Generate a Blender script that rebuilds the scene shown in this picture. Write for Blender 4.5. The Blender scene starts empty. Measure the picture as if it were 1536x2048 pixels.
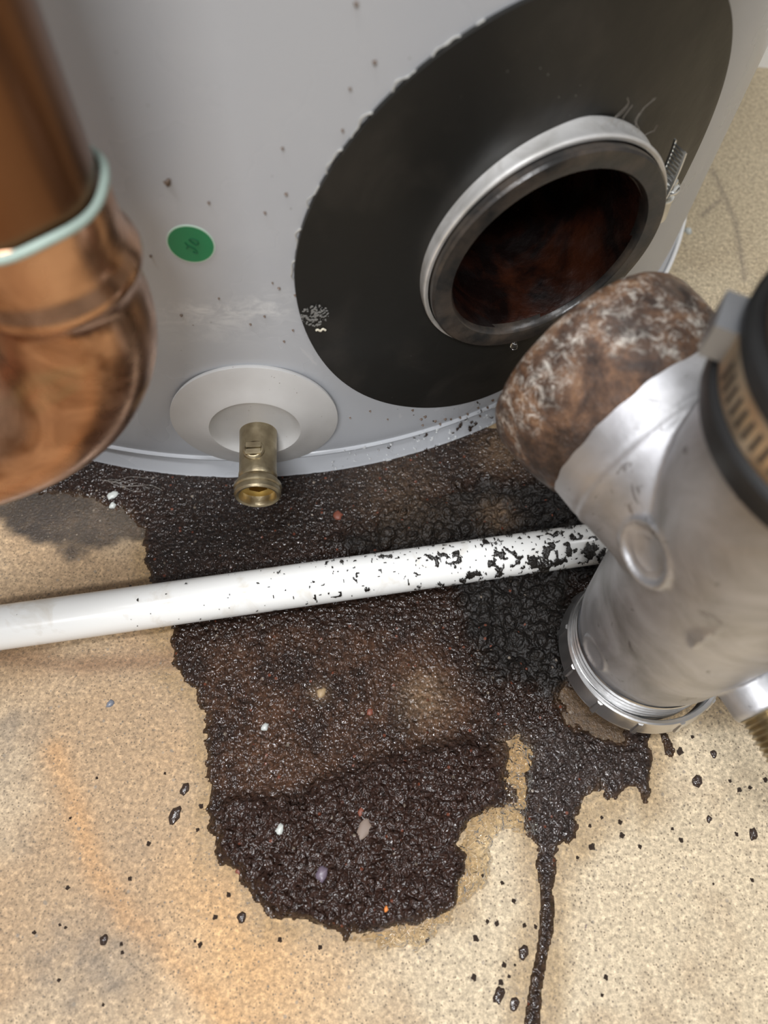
import bpy, bmesh, math, random
import numpy as np
from math import sin, cos, pi, radians, sqrt, atan2, hypot
from mathutils import Vector, Matrix

scene = bpy.context.scene
COL = scene.collection
rng = np.random.default_rng(7)
random.seed(7)

# ---------------------------------------------------------------- camera
Rv = Vector((.99809099, .05457475, .02891327))
Uv = Vector((-.06176067, .88196197, .46725656))
Fv = Vector((0, .46815027, -.88364887))
cd = bpy.data.cameras.new('camera')
cam = bpy.data.objects.new('camera', cd); COL.objects.link(cam)
M = Matrix((Rv, Uv, -Fv)).transposed().to_4x4()
M.translation = Vector((0, 0, .41))
cam.matrix_world = M
cd.sensor_fit = 'HORIZONTAL'; cd.sensor_width = 36; cd.lens = 36*1486.3/1536
cd.clip_start = .01
cd.dof.use_dof = True; cd.dof.focus_distance = .405; cd.dof.aperture_fstop = 8.0
scene.camera = cam

# ---------------------------------------------------------------- light
scene.view_settings.view_transform = 'Standard'
scene.view_settings.look = 'None'
scene.view_settings.gamma = 1
scene.view_settings.use_curve_mapping = False
scene.view_settings.exposure = -0.22
w = bpy.data.worlds.new('world'); scene.world = w; w.use_nodes = True
bg = w.node_tree.nodes['Background']
bg.inputs[0].default_value = (.80, .86, .95, 1); bg.inputs[1].default_value = .25

def area(name, loc, target, sx, sy, power, color=(1, 1, 1)):
    l = bpy.data.lights.new(name, 'AREA'); l.shape = 'RECTANGLE'
    l.size = sx; l.size_y = sy; l.energy = power; l.color = color
    o = bpy.data.objects.new(name, l); COL.objects.link(o); o.location = loc
    o.rotation_euler = (Vector(target)-Vector(loc)).to_track_quat('-Z', 'Y').to_euler()
    return o
area('ceiling_light', (-.42, -.08, 2.25), (-.42, -.08, 0), .9, .26, 42, (.97, .98, 1))
area('ceiling_light', (1.1, .40, 2.25), (1.1, .40, 0), 1.2, .20, 14, (.97, .98, 1))
area('ceiling_light', (-.10, -1.25, 2.1), (-.05, -.2, .2), .9, .20, 50, (.97, .98, 1))

# ---------------------------------------------------------------- helpers
def put(o, k, v):
    if v is not None: o[k] = v
def tag(o, label=None, category=None, group=None, kind=None):
    put(o, 'label', label); put(o, 'category', category); put(o, 'group', group); put(o, 'kind', kind)
    return o
def mesh_obj(name, V, Fc, mat, parent=None, smooth=True, sharp=35):
    me = bpy.data.meshes.new(name)
    me.from_pydata([tuple(map(float, v)) for v in V], [], [tuple(map(int, f)) for f in Fc])
    me.update()
    if smooth:
        me.polygons.foreach_set('use_smooth', [True]*len(me.polygons))
        me.set_sharp_from_angle(angle=radians(sharp))
    me.materials.append(mat)
    o = bpy.data.objects.new(name, me); COL.objects.link(o)
    if parent: o.parent = parent
    return o
def grid_obj(name, P, mask, mat, parent=None, color=None):
    """P (m,n,3) points, mask (m-1,n-1) of faces kept; fast numpy build"""
    m, n = P.shape[:2]
    idx = np.arange(m*n).reshape(m, n)
    q = np.stack([idx[:-1, :-1], idx[:-1, 1:], idx[1:, 1:], idx[1:, :-1]], -1)[mask]
    used = np.zeros(m*n, bool); used[q.ravel()] = True
    remap = np.cumsum(used)-1
    V = P.reshape(-1, 3)[used]; q = remap[q]
    me = bpy.data.meshes.new(name)
    me.vertices.add(len(V)); me.vertices.foreach_set('co', V.astype(np.float32).ravel())
    me.loops.add(len(q)*4); me.loops.foreach_set('vertex_index', q.astype(np.int32).ravel())
    me.polygons.add(len(q)); me.polygons.foreach_set('loop_start', np.arange(0, len(q)*4, 4, dtype=np.int32))
    me.polygons.foreach_set('use_smooth', np.ones(len(q), bool))
    me.update(calc_edges=True); me.validate()
    if color is not None:
        a = me.color_attributes.new('tint', 'FLOAT_COLOR', 'POINT')
        c = np.ones((len(V), 4), np.float32); c[:, :color.shape[-1]] = color.reshape(-1, color.shape[-1])[used]
        a.data.foreach_set('color', c.ravel())
    me.materials.append(mat)
    o = bpy.data.objects.new(name, me); COL.objects.link(o)
    if parent: o.parent = parent
    return o
def empty(name, loc=(0, 0, 0)):
    o = bpy.data.objects.new(name, None); COL.objects.link(o); o.location = loc; o.empty_display_size = .02
    return o
class Fr:
    """a local frame: origin, axis a, tangents t and b"""
    def __init__(s, C, a, t=None):
        s.C = Vector(C); s.a = Vector(a).normalized()
        if t is None: t = Vector((0, 0, 1)).cross(s.a) if abs(s.a.z) < .95 else Vector((1, 0, 0))
        s.t = (Vector(t)-s.a*Vector(t).dot(s.a)).normalized(); s.b = s.a.cross(s.t)
    def p(s, x, y, l): return s.C+s.t*x+s.b*y+s.a*l
def lathe(fr, prof, n=64, closed=False, wob=None):
    V = []; Fc = []
    k = len(prof)
    for i in range(n):
        th = 2*pi*i/n
        for j, (r, l) in enumerate(prof):
            rr = r*(1+(wob(th, l) if wob else 0))
            V.append(fr.p(rr*cos(th), rr*sin(th), l))
    for i in range(n):
        i2 = (i+1) % n
        for j in range(k-1 if not closed else k):
            j2 = (j+1) % k
            Fc.append((i*k+j, i2*k+j, i2*k+j2, i*k+j2))
    return V, Fc
def merge(*parts):
    V = []; Fc = []
    for v, f in parts:
        o = len(V); V += list(v); Fc += [tuple(i+o for i in q) for q in f]
    return V, Fc
def box(fr, x0, x1, y0, y1, z0, z1):
    V = [fr.p(x, y, z) for x in (x0, x1) for y in (y0, y1) for z in (z0, z1)]
    return V, [(0, 1, 3, 2), (4, 6, 7, 5), (0, 4, 5, 1), (2, 3, 7, 6), (0, 2, 6, 4), (1, 5, 7, 3)]
def tube(pts, rads, n=24, cap=True):
    pts = [Vector(p) for p in pts]; V = []; Fc = []
    if not hasattr(rads, '__len__'): rads = [rads]*len(pts)
    tprev = None
    for i, p in enumerate(pts):
        d = (pts[min(i+1, len(pts)-1)]-pts[max(i-1, 0)]).normalized()
        if tprev is None:
            t = d.orthogonal().normalized()
        else:
            t = (tprev-d*tprev.dot(d)).normalized()
        tprev = t; b = d.cross(t)
        for k in range(n):
            a = 2*pi*k/n; V.append(p+(t*cos(a)+b*sin(a))*rads[i])
    for i in range(len(pts)-1):
        for k in range(n):
            k2 = (k+1) % n; Fc.append((i*n+k, i*n+k2, (i+1)*n+k2, (i+1)*n+k))
    if cap:
        Fc.append(tuple(range(n-1, -1, -1))); Fc.append(tuple((len(pts)-1)*n+k for k in range(n)))
    return V, Fc
# numpy noise
_T = rng.random((16, 256, 256))
def vn(x, y, s, seed=0):
    x = np.asarray(x)/s+37.3*seed+500; y = np.asarray(y)/s+17.7*seed+500
    xi = np.floor(x).astype(int); yi = np.floor(y).astype(int); fx = x-xi; fy = y-yi
    fx = fx*fx*(3-2*fx); fy = fy*fy*(3-2*fy); t = _T[seed % 16]
    g = lambda a, b: t[a & 255, b & 255]
    return (g(xi, yi)*(1-fx)+g(xi+1, yi)*fx)*(1-fy)+(g(xi, yi+1)*(1-fx)+g(xi+1, yi+1)*fx)*fy
def fbm(x, y, s, seed=0, o=4):
    r = 0; a = .5; t = 0
    for i in range(o): r = r+a*vn(x, y, s/2**i, seed+i); t += a; a *= .5
    return r/t
def sdf(x, y, poly):
    """signed distance, positive inside"""
    P = np.array(poly, float); A = P; B = np.roll(P, -1, 0)
    d = np.full(x.shape, 1e9); ins = np.zeros(x.shape, bool)
    for (ax, ay), (bx, by) in zip(A, B):
        ex, ey = bx-ax, by-ay
        t = np.clip(((x-ax)*ex+(y-ay)*ey)/(ex*ex+ey*ey+1e-12), 0, 1)
        d = np.minimum(d, (x-ax-ex*t)**2+(y-ay-ey*t)**2)
        c = ((ay > y) != (by > y)) & (x < (bx-ax)*(y-ay)/(by-ay+1e-15)+ax)
        ins ^= c
    d = np.sqrt(d)
    return np.where(ins, d, -d)
def linedist(x, y, pts):
    d = np.full(x.shape, 1e9)
    for (ax, ay), (bx, by) in zip(pts[:-1], pts[1:]):
        ex, ey = bx-ax, by-ay
        t = np.clip(((x-ax)*ex+(y-ay)*ey)/(ex*ex+ey*ey+1e-12), 0, 1)
        d = np.minimum(d, np.hypot(x-ax-ex*t, y-ay-ey*t))
    return d
sst = lambda a, b, x: (lambda t: t*t*(3-2*t))(np.clip((x-a)/(b-a), 0, 1))
def gauss(x, y, c, s): return np.exp(-((x-c[0])**2+(y-c[1])**2)/(2*s*s))
def mix(a, b, k): return a*(1-k[..., None])+np.array(b)*k[..., None]

# ---------------------------------------------------------------- materials
class Mat:
    def __init__(s, name, base=(.5, .5, .5), rough=.5, metal=0, **kw):
        s.m = bpy.data.materials.new(name); s.m.use_nodes = True; s.nt = s.m.node_tree
        s.N = s.nt.nodes; s.L = s.nt.links; s.b = s.N['Principled BSDF']
        s.b.inputs['Base Color'].default_value = (*base, 1); s.b.inputs['Roughness'].default_value = rough
        s.b.inputs['Metallic'].default_value = metal
        for k, v in kw.items(): s.b.inputs[k.replace('_', ' ')].default_value = v
        tc = s.N.new('ShaderNodeTexCoord'); s.co = tc.outputs['Object']
    def noise(s, scale, detail=4, rough=.55, dist=0, sc=None):
        n = s.N.new('ShaderNodeTexNoise'); n.inputs['Scale'].default_value = scale
        n.inputs['Detail'].default_value = detail; n.inputs['Roughness'].default_value = rough
        n.inputs['Distortion'].default_value = dist
        src = s.co
        if sc:
            mp = s.N.new('ShaderNodeMapping'); mp.inputs['Scale'].default_value = sc; s.L.new(s.co, mp.inputs[0]); src = mp.outputs[0]
        s.L.new(src, n.inputs['Vector']); return n.outputs['Fac']
    def voro(s, scale, feat='F1', out='Distance', rnd=1):
        n = s.N.new('ShaderNodeTexVoronoi'); n.inputs['Scale'].default_value = scale; n.feature = feat
        n.inputs['Randomness'].default_value = rnd
        s.L.new(s.co, n.inputs['Vector']); return n.outputs[out]
    def ramp(s, fac, *stops):
        n = s.N.new('ShaderNodeValToRGB'); e = n.color_ramp.elements
        for i, (p, c) in enumerate(stops):
            el = e[i] if i < 2 else e.new(p)
            el.position = p; el.color = (*c, 1) if hasattr(c, '__len__') else (c, c, c, 1)
        s.L.new(fac, n.inputs[0]); return n.outputs[0]
    def mixc(s, fac, a, b, mode='MIX'):
        n = s.N.new('ShaderNodeMix'); n.data_type = 'RGBA'; n.blend_type = mode
        for v, i in ((fac, 0), (a, 6), (b, 7)):
            if isinstance(v, bpy.types.NodeSocket): s.L.new(v, n.inputs[i])
            elif i: n.inputs[i].default_value = (*v, 1)
            else: n.inputs[0].default_value = v
        return n.outputs[2]
    def math(s, op, a, b=0.):
        n = s.N.new('ShaderNodeMath'); n.operation = op
        for v, i in ((a, 0), (b, 1)):
            if isinstance(v, bpy.types.NodeSocket): s.L.new(v, n.inputs[i])
            else: n.inputs[i].default_value = v
        return n.outputs[0]
    def attr(s, name, out='Color'):
        n = s.N.new('ShaderNodeAttribute'); n.attribute_name = name; return n.outputs[out]
    def bump(s, h, dist, strength=1, prev=None):
        n = s.N.new('ShaderNodeBump'); n.inputs['Distance'].default_value = dist; n.inputs['Strength'].default_value = strength
        s.L.new(h, n.inputs['Height'])
        if prev: s.L.new(prev, n.inputs['Normal'])
        s.L.new(n.outputs[0], s.b.inputs['Normal']); return n.outputs[0]
    def col(s, c): s.L.new(c, s.b.inputs['Base Color']); return s
    def rgh(s, c): s.L.new(c, s.b.inputs['Roughness']); return s

# painted grey steel of the tank: faint scuffs and specks
tankm = Mat('tank_paint', (.42, .43, .445), .24)
sc = tankm.ramp(tankm.noise(14, 6, .65, .8), (.52, 0), (.75, 1))
c = tankm.mixc(tankm.math('MULTIPLY', sc, .25), (.455, .47, .495), (.54, .55, .56))
scr = tankm.ramp(tankm.noise(60, 3, .6, 2.5, (1, 1, .25)), (.70, 0), (.73, 1))
c = tankm.mixc(tankm.math('MULTIPLY', scr, .3), c, (.62, .62, .62))
spk = tankm.ramp(tankm.voro(130), (.04, 1), (.075, 0))
spm = tankm.ramp(tankm.noise(18, 2), (.56, 0), (.66, 1))
c = tankm.mixc(tankm.math('MULTIPLY', spk, spm), c, (.10, .07, .05)); scu = tankm.ramp(tankm.noise(75, 7, .75, .8, (1, 1, 2.2)), (.44, 0), (.62, 1))
sx_ = tankm.N.new('ShaderNodeSeparateColor'); tankm.L.new(tankm.attr('tint'), sx_.inputs[0])
c = tankm.mixc(tankm.math('MULTIPLY', tankm.math('MULTIPLY', scu, sx_.outputs[0]), .8), c, (.70, .71, .71)); tankm.col(c)
tankm.rgh(tankm.ramp(tankm.noise(9, 4), (.3, .20), (.7, .34)))
tankm.bump(tankm.noise(4, 1), .002, .2)
platem = Mat('plate_plastic', (.52, .515, .50), .42)
spk = platem.ramp(platem.voro(300), (.06, 1), (.11, 0)); spm = platem.ramp(platem.noise(60, 2), (.5, 0), (.62, 1))
c = platem.mixc(platem.math('MULTIPLY', spk, spm), platem.mixc(platem.noise(45, 5), (.56, .555, .54), (.42, .41, .40)), (.2, .17, .14)); platem.col(c)
foam = Mat('black_rubber_disc', (.022, .021, .018), .34)
foam.col(foam.mixc(foam.ramp(foam.noise(22, 5, .6, .5), (.5, 0), (.8, 1)), (.014, .0135, .012), (.032, .028, .024)))
foam.rgh(foam.ramp(foam.noise(16, 4), (.3, .30), (.7, .46)))
dust = foam.ramp(foam.voro(210), (.03, 1), (.055, 0)); dm = foam.ramp(foam.noise(30, 2), (.55, 0), (.65, 1))
foam.col(foam.mixc(foam.math('MULTIPLY', dust, dm), foam.mixc(foam.ramp(foam.noise(22, 5, .6, .5), (.5, 0), (.8, 1)), (.014, .0135, .012), (.032, .028, .024)), (.3, .29, .26)))
foam.b.inputs['Specular IOR Level'].default_value = .32
foam.bump(foam.noise(120, 3), .0004, .4)
band = Mat('stainless_band', (.62, .61, .59), .36, .55)
band.rgh(band.ramp(band.noise(60, 5), (.3, .34), (.75, .55)))
band.col(band.mixc(band.ramp(band.noise(40, 5, .6, 1), (.45, 0), (.75, 1)), (.78, .77, .75), (.50, .48, .44)))
band.bump(band.noise(200, 3), .0003, .3)
zinc = Mat('zinc_steel', (.78, .79, .77), .3, 1); zinc.bump(zinc.noise(300, 2), .0002, .4)
sleevem = Mat('wet_rubber', (.05, .05, .048), .28)
sleevem.col(sleevem.mixc(sleevem.ramp(sleevem.noise(60, 6, .65), (.42, 0), (.68, 1)), (.022, .021, .020), (.075, .058, .045)))
sleevem.bump(sleevem.noise(160, 4), .0006, .4)
rust = Mat('wet_rust', (.06, .02, .01), .25)
rust.col(rust.mixc(rust.ramp(rust.noise(35, 6, .6, .6), (.42, 0), (.68, 1)), (.007, .0035, .003), (.045, .013, .006)))
rust.rgh(rust.ramp(rust.noise(50, 3), (.35, .12), (.65, .5))); rust.bump(rust.noise(140, 5), .002, .5)
brass = Mat('dull_brass', (.45, .37, .22), .38, 1)
brass.col(brass.mixc(brass.ramp(brass.noise(120, 5), (.4, 0), (.7, 1)), (.46, .39, .26), (.30, .245, .16))); brass.bump(brass.noise(260, 4), .0004, .6)
brassy = Mat('bright_brass', (.75, .55, .20), .3, 1)
green = Mat('green_sticker', (.012, .22, .085), .42); green.col(green.mixc(green.noise(150, 2), (.010, .20, .078), (.014, .235, .09)))
ink = Mat('sticker_ink', (.005, .10, .04), .6)
stedge = Mat('sticker_backing', (.55, .72, .6), .5)
pvc = Mat('white_pvc', (.80, .80, .77), .22)
pvc.col(pvc.mixc(pvc.ramp(pvc.noise(45, 5, .6, .6), (.56, 0), (.75, 1)), (.80, .80, .775), (.62, .58, .51)))
mud = Mat('black_sediment', (.012, .010, .008), .3); mud.bump(mud.noise(900, 3), .0006, .8)
copper = Mat('copper', (.70, .36, .18), .25, 1)
c = copper.mixc(copper.ramp(copper.noise(28, 4, .6, 1.2), (.38, 0), (.66, 1)), (.60, .35, .215), (.27, .135, .072))
c = copper.mixc(copper.ramp(copper.noise(16, 3, .5, .5), (.60, 0), (.72, 1)), c, (.34, .30, .18)); copper.col(c)
copper.rgh(copper.ramp(copper.noise(40, 4), (.3, .16), (.7, .42))); copper.bump(copper.noise(20, 2), .002, .3)
copperd = Mat('brown_copper', (.38, .16, .07), .30, 1)
copperd.col(copperd.mixc(copperd.noise(18, 3, .5, .5, (3, 3, .4)), (.10, .050, .027), (.27, .13, .065)))
verd = Mat('verdigris', (.34, .43, .38), .6); verd.bump(verd.noise(200, 3), .001, .5)
alu = Mat('cast_aluminium', (.55, .55, .56), .36, 1)
c = alu.mixc(alu.ramp(alu.noise(18, 6, .6, 1.5), (.40, 0), (.70, 1)), (.58, .58, .60), (.36, .355, .35))
smu = alu.ramp(alu.noise(55, 5, .6, 1.8), (.64, 0), (.70, 1)); c = alu.mixc(alu.math('MULTIPLY', smu, .55), c, (.13, .11, .10)); alu.col(c)
alu.rgh(alu.ramp(alu.noise(30, 5, .6, 1), (.3, .46), (.72, .60))); alu.bump(alu.noise(160, 4), .0005, .35)
alub = Mat('machined_aluminium', (.68, .68, .68), .28, 1); alub.bump(alub.noise(180, 3), .0004, .4)
crust = Mat('rust_scale', (.2, .12, .08), .6)
n1 = crust.ramp(crust.noise(48, 8, .72, .4), (.40, (.030, .016, .010)), (.50, (.085, .044, .025)), (.60, (.19, .10, .052)), (.70, (.50, .40, .29)))
wh = crust.ramp(crust.noise(190, 8, .85, .6), (.50, 0), (.66, 1)); zm = crust.ramp(crust.noise(24, 3), (.45, 0), (.56, 1))
crust.col(crust.mixc(crust.math('MULTIPLY', wh, zm), n1, (.66, .62, .55)))
crust.rgh(crust.ramp(crust.noise(70, 3), (.4, .3), (.6, .75))); crust.bump(crust.noise(130, 6, .7), .0025, .9)
blackr = Mat('black_rubber', (.012, .012, .012), .42)
greyp = Mat('grey_pipe', (.17, .14, .115), .35); greyp.col(greyp.mixc(greyp.noise(14, 3), (.12, .10, .085), (.21, .165, .13)))
wallm = Mat('white_wall', (.78, .77, .73), .5); wallm.col(wallm.mixc(wallm.noise(12, 4), (.80, .79, .75), (.72, .70, .66)))
wallf = Mat('plain_wall', (.34, .34, .345), .7); wallf.bump(wallf.noise(30, 4), .003, .4)

# floor: fine exposed aggregate in tan concrete, stains carried by the tint attribute
flo = Mat('concrete_floor', (.5, .4, .26), .55)
c = flo.attr('tint')
c = flo.mixc(1., c, flo.ramp(flo.noise(520, 5, .7), (.36, .66), (.50, 1.0), (.62, 1.22)), 'MULTIPLY')
ag = flo.ramp(flo.voro(330, 'F1'), (.10, 1), (.20, 0)); agc = flo.voro(330, 'F1', 'Color')
sep = flo.N.new('ShaderNodeSeparateColor'); flo.L.new(agc, sep.inputs[0])
on = flo.ramp(sep.outputs[0], (.66, 0), (.68, 1))
c = flo.mixc(flo.math('MULTIPLY', ag, on), c, (.19, .15, .11))
ag2 = flo.ramp(flo.voro(150, 'F1'), (.10, 1), (.16, 0)); sep2 = flo.N.new('ShaderNodeSeparateColor'); flo.L.new(flo.voro(150, 'F1', 'Color'), sep2.inputs[0])
on2 = flo.ramp(sep2.outputs[1], (.70, 0), (.72, 1))
c = flo.mixc(flo.math('MULTIPLY', flo.math('MULTIPLY', ag2, on2), .75), c, (.23, .19, .145))
fk = flo.ramp(flo.voro(560, 'F1'), (.16, 1), (.34, 0)); sp3 = flo.N.new('ShaderNodeSeparateColor'); flo.L.new(flo.voro(560, 'F1', 'Color'), sp3.inputs[0])
on3 = flo.ramp(sp3.outputs[2], (.72, 0), (.76, 1)); c = flo.mixc(flo.math('MULTIPLY', flo.math('MULTIPLY', fk, on3), .8), c, (.12, .085, .05))
c = flo.mixc(1., c, flo.ramp(flo.noise(300, 4, .8, 0), (.40, .82), (.52, 1.), (.62, 1.32)), 'MULTIPLY')
flo.col(c)
al = flo.attr('tint', 'Alpha')   # wetness
rr = flo.N.new('ShaderNodeMapRange'); rr.inputs[3].default_value = .58; rr.inputs[4].default_value = .12; flo.L.new(al, rr.inputs[0])
flo.rgh(rr.outputs[0]); flo.bump(flo.noise(600, 4, .7), .0007, .7)

# sediment: dark wet granular muck
slu = Mat('wet_sediment', (.03, .02, .015), .2)
c = slu.attr('tint')
c = slu.mixc(1., c, slu.ramp(slu.noise(420, 4, .7), (.32, .45), (.5, 1.), (.66, 1.75)), 'MULTIPLY')
fl = slu.ramp(slu.voro(260), (.16, 1), (.26, 0)); sp = slu.N.new('ShaderNodeSeparateColor'); slu.L.new(slu.voro(260, 'F1', 'Color'), sp.inputs[0])
c = slu.mixc(flo and slu.math('MULTIPLY', fl, slu.ramp(sp.outputs[0], (.90, 0), (.92, 1))), c, (.12, .035, .018))
c = slu.mixc(slu.math('MULTIPLY', fl, slu.ramp(sp.outputs[1], (.94, 0), (.95, 1))), c, (.16, .13, .10))
slu.col(c)
sa = slu.attr('tint', 'Alpha')
mr = slu.N.new('ShaderNodeMapRange'); mr.inputs[3].default_value = .66; mr.inputs[4].default_value = .03; slu.L.new(sa, mr.inputs[0]); slu.rgh(mr.outputs[0])
b1 = slu.bump(slu.noise(380, 1, .4, .2), .0022, 1.)
vg = slu.N.new('ShaderNodeTexVoronoi'); vg.feature = 'SMOOTH_F1'; vg.inputs['Scale'].default_value = 560; vg.inputs['Smoothness'].default_value = .5
slu.L.new(slu.co, vg.inputs['Vector'])
slu.bump(slu.math('SUBTRACT', 1., vg.outputs['Distance']), .0007, 1., b1)
slu.b.inputs['Coat Weight'].default_value = .0
slu.b.inputs['IOR'].default_value = 1.4

wat = Mat('clear_water', (1, 1, 1), .04)
wat.N.remove(wat.b)
g = wat.N.new('ShaderNodeBsdfGlossy'); g.inputs['Roughness'].default_value = .05
tr = wat.N.new('ShaderNodeBsdfTransparent'); tr.inputs[0].default_value = (.93, .88, .78, 1)
fn = wat.N.new('ShaderNodeFresnel'); fn.inputs[0].default_value = 1.45
ms = wat.N.new('ShaderNodeMixShader'); bpn = wat.N.new('ShaderNodeBump'); bpn.inputs['Distance'].default_value = .003
wat.L.new(wat.noise(300, 2, .5, .5), bpn.inputs['Height'])
for nn in (g, fn): wat.L.new(bpn.outputs[0], nn.inputs['Normal'])
wat.L.new(fn.outputs[0], ms.inputs[0]); wat.L.new(tr.outputs[0], ms.inputs[1]); wat.L.new(g.outputs[0], ms.inputs[2])
wat.L.new(ms.outputs[0], wat.N['Material Output'].inputs[0])

# ---------------------------------------------------------------- floor
PIPE0 = np.array([-.2065, .1235]); PIPE1 = np.array([.1226, .1965])
MAIN = [(-0.2210, 0.2155), (-0.2115, 0.2271), (-0.1950, 0.2432), (-0.1534, 0.2519), (-0.0957, 0.2561), (-0.0246, 0.2613), (0.0404, 0.2859), (0.0777, 0.3093), (0.1430, 0.3143), (0.1807, 0.2571), (0.1910, 0.1712), (0.1963, 0.1291), (0.2013, 0.1129), (0.1895, 0.1144), (0.1795, 0.1110), (0.1529, 0.0983), (0.1521, 0.0932), (0.1511, 0.0799), (0.1489, 0.0647), (0.1492, 0.0580), (0.1459, 0.0568), (0.1426, 0.0633), (0.1351, 0.0619), (0.1307, 0.0574), (0.1255, 0.0571), (0.1236, 0.0602), (0.1165, 0.0598), (0.1116, 0.0463), (0.1074, 0.0375), (0.1045, 0.0325), (0.0996, 0.0317), (0.0971, 0.0226), (0.0941, 0.0119), (0.0946, 0.0043), (0.0936, -0.0058), (0.0903, -0.0158), (0.0867, -0.0317), (0.0855, -0.0438), (0.0849, -0.0518), (0.0785, -0.0521), (0.0799, -0.0441), (0.0811, -0.0365), (0.0834, -0.0257), (0.0862, -0.0160), (0.0884, -0.0036), (0.0893, 0.0049), (0.0892, 0.0134), (0.0873, 0.0221), (0.0847, 0.0337), (0.0820, 0.0446), (0.0760, 0.0525), (0.0700, 0.0497), (0.0546, 0.0421), (0.0488, 0.0321), (0.0499, 0.0166), (0.0468, 0.0023), (0.0214, -0.0059), (0.0051, -0.0121), (-0.0057, -0.0120), (-0.0228, -0.0072), (-0.0425, -0.0083), (-0.0525, 0.0008), (-0.0617, 0.0104), (-0.0713, 0.0150), (-0.0744, 0.0263), (-0.0833, 0.0387), (-0.0804, 0.0488), (-0.0876, 0.0700), (-0.0890, 0.0868), (-0.0958, 0.0964), (-0.1108, 0.1106), (-0.1163, 0.1321), (-0.1261, 0.1457), (-0.1349, 0.1607), (-0.1421, 0.1813), (-0.1478, 0.2013), (-0.1767, 0.2133)]
RIVU = [(0.1562, 0.0958), (0.1611, 0.0975), (0.1619, 0.0908), (0.1653, 0.0831), (0.1627, 0.0780), (0.1590, 0.0801), (0.1581, 0.0866)]
BROWNWET = [(-0.2627, 0.2289), (-0.2254, 0.2316), (-0.1966, 0.2564), (-0.1150, 0.2547), (-0.1034, 0.1840), (-0.1397, 0.1842), (-0.1685, 0.1779), (-0.1889, 0.1755), (-0.2138, 0.1899), (-0.2517, 0.1941)]
GAP = [(0.0728, 0.0828), (0.0796, 0.0845), (0.0859, 0.0732), (0.0816, 0.0628), (0.0852, 0.0531), (0.0799, 0.0503), (0.0737, 0.0623)]
ISLE = [(0.1072, 0.1163), (0.1206, 0.1073), (0.1419, 0.0977), (0.1353, 0.0866), (0.1219, 0.0884), (0.1087, 0.0956), (0.1024, 0.1062)]

def axis(lo, a, b, hi, fine, coarse):
    return np.concatenate([np.arange(lo, a, coarse), np.arange(a, b, fine), np.arange(b, hi+coarse, coarse)])
gx = axis(-1.6, -.30, .45, 1.7, .002, .1); gy = axis(-1.6, -.12, .60, 2.6, .002, .1)
X, Y = np.meshgrid(gx, gy, indexing='ij')
lowf = fbm(X, Y, .09, 1); mid = fbm(X, Y, .03, 4); fine = fbm(X, Y, .008, 7)
colr = np.zeros(X.shape+(3,))+np.array((.49, .395, .265))
colr = mix(colr, (.345, .225, .122), sst(.05, -.13, X)*.88)                    # browner to the left
colr = mix(colr, (.56, .465, .325), sst(.45, .75, lowf)*.55)
colr = mix(colr, (.33, .235, .14), sst(.52, .28, mid)*.5)
colr = mix(colr, (.24, .175, .11), sst(.62, .78, fine)*sst(.35, .7, lowf)*.5*sst(.08, -.02, X))
colr = mix(colr, (.42, .345, .225), sst(.30, .50, Y)*.8)                      # dull floor beside the tank
streak = [(-0.1654, 0.0633), (-0.1477, 0.0348), (-0.1312, 0.0081), (-0.1095, -0.0124), (-0.0905, -0.0238), (-0.0661, -0.0424), (-0.0507, -0.0530)]
colr = mix(colr, (.50, .26, .095), np.exp(-(linedist(X, Y, streak)/.006)**2)*.5*(.3+1.1*mid))
for cc, s, k in [((-0.0579, -0.0200), 0.02, 0.6), ((-0.0791, 0.0065), 0.02, 0.35), ((-0.1001, 0.0672), 0.012, 0.15), ((-0.0340, -0.0407), 0.03, 0.5)]:
    colr = mix(colr, (.52, .29, .11), gauss(X, Y, cc, s)*k)
for cc, s, k in [((-0.1251, -0.0277), 0.016, 0.85), ((-0.1406, -0.0224), 0.01, 0.6), ((-0.0951, -0.0361), 0.012, 0.4), ((-0.1910, 0.0695), 0.01, 0.8), ((-0.1896, 0.0468), 0.01, 0.4), ((-0.1714, 0.0194), 0.006, 0.5), ((-0.1111, 0.0182), 0.01, 0.3), ((-0.1250, -0.0376), 0.012, 0.6)]:
    colr = mix(colr, (.17, .135, .10), gauss(X, Y, cc, s)*k*np.clip(2.6*(fine*.6+mid*.4)-.85, 0, 1))
d_main = sdf(X, Y, MAIN); dj = d_main+(mid-.5)*.02+(fine-.5)*.006
halo = sst(-.016, -.001, dj)
colr = mix(colr, (.27, .175, .075), halo*.70)
linestain = [(-0.2145, 0.1117), (-0.1663, 0.1091), (-0.1131, 0.1153), (-0.1105, 0.1242)]
colr = mix(colr, (.20, .11, .055), np.exp(-(linedist(X, Y, linestain)/.006)**2)*.7*(.5+.8*mid))
bw = sdf(X, Y, BROWNWET)+(mid-.5)*.022+(fine-.5)*.010
bwk = sst(-.004, .004, bw); colr = mix(colr, (.024, .016, .011), bwk*(.84+.16*mid)); colr = mix(colr, (.10, .068, .042), bwk*sst(.50, .75, fine)*.5)
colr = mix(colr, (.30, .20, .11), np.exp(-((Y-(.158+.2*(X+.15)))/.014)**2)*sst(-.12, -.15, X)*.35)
isl = sst(-.008, -.002, sdf(X, Y, ISLE)+(fine-.5)*.008); colr = mix(colr, (.055, .030, .014), isl*.92)
gp = sst(-.003, .003, sdf(X, Y, GAP)+(fine-.5)*.01); colr = mix(colr, (.33, .22, .11), gp*.8)
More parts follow.
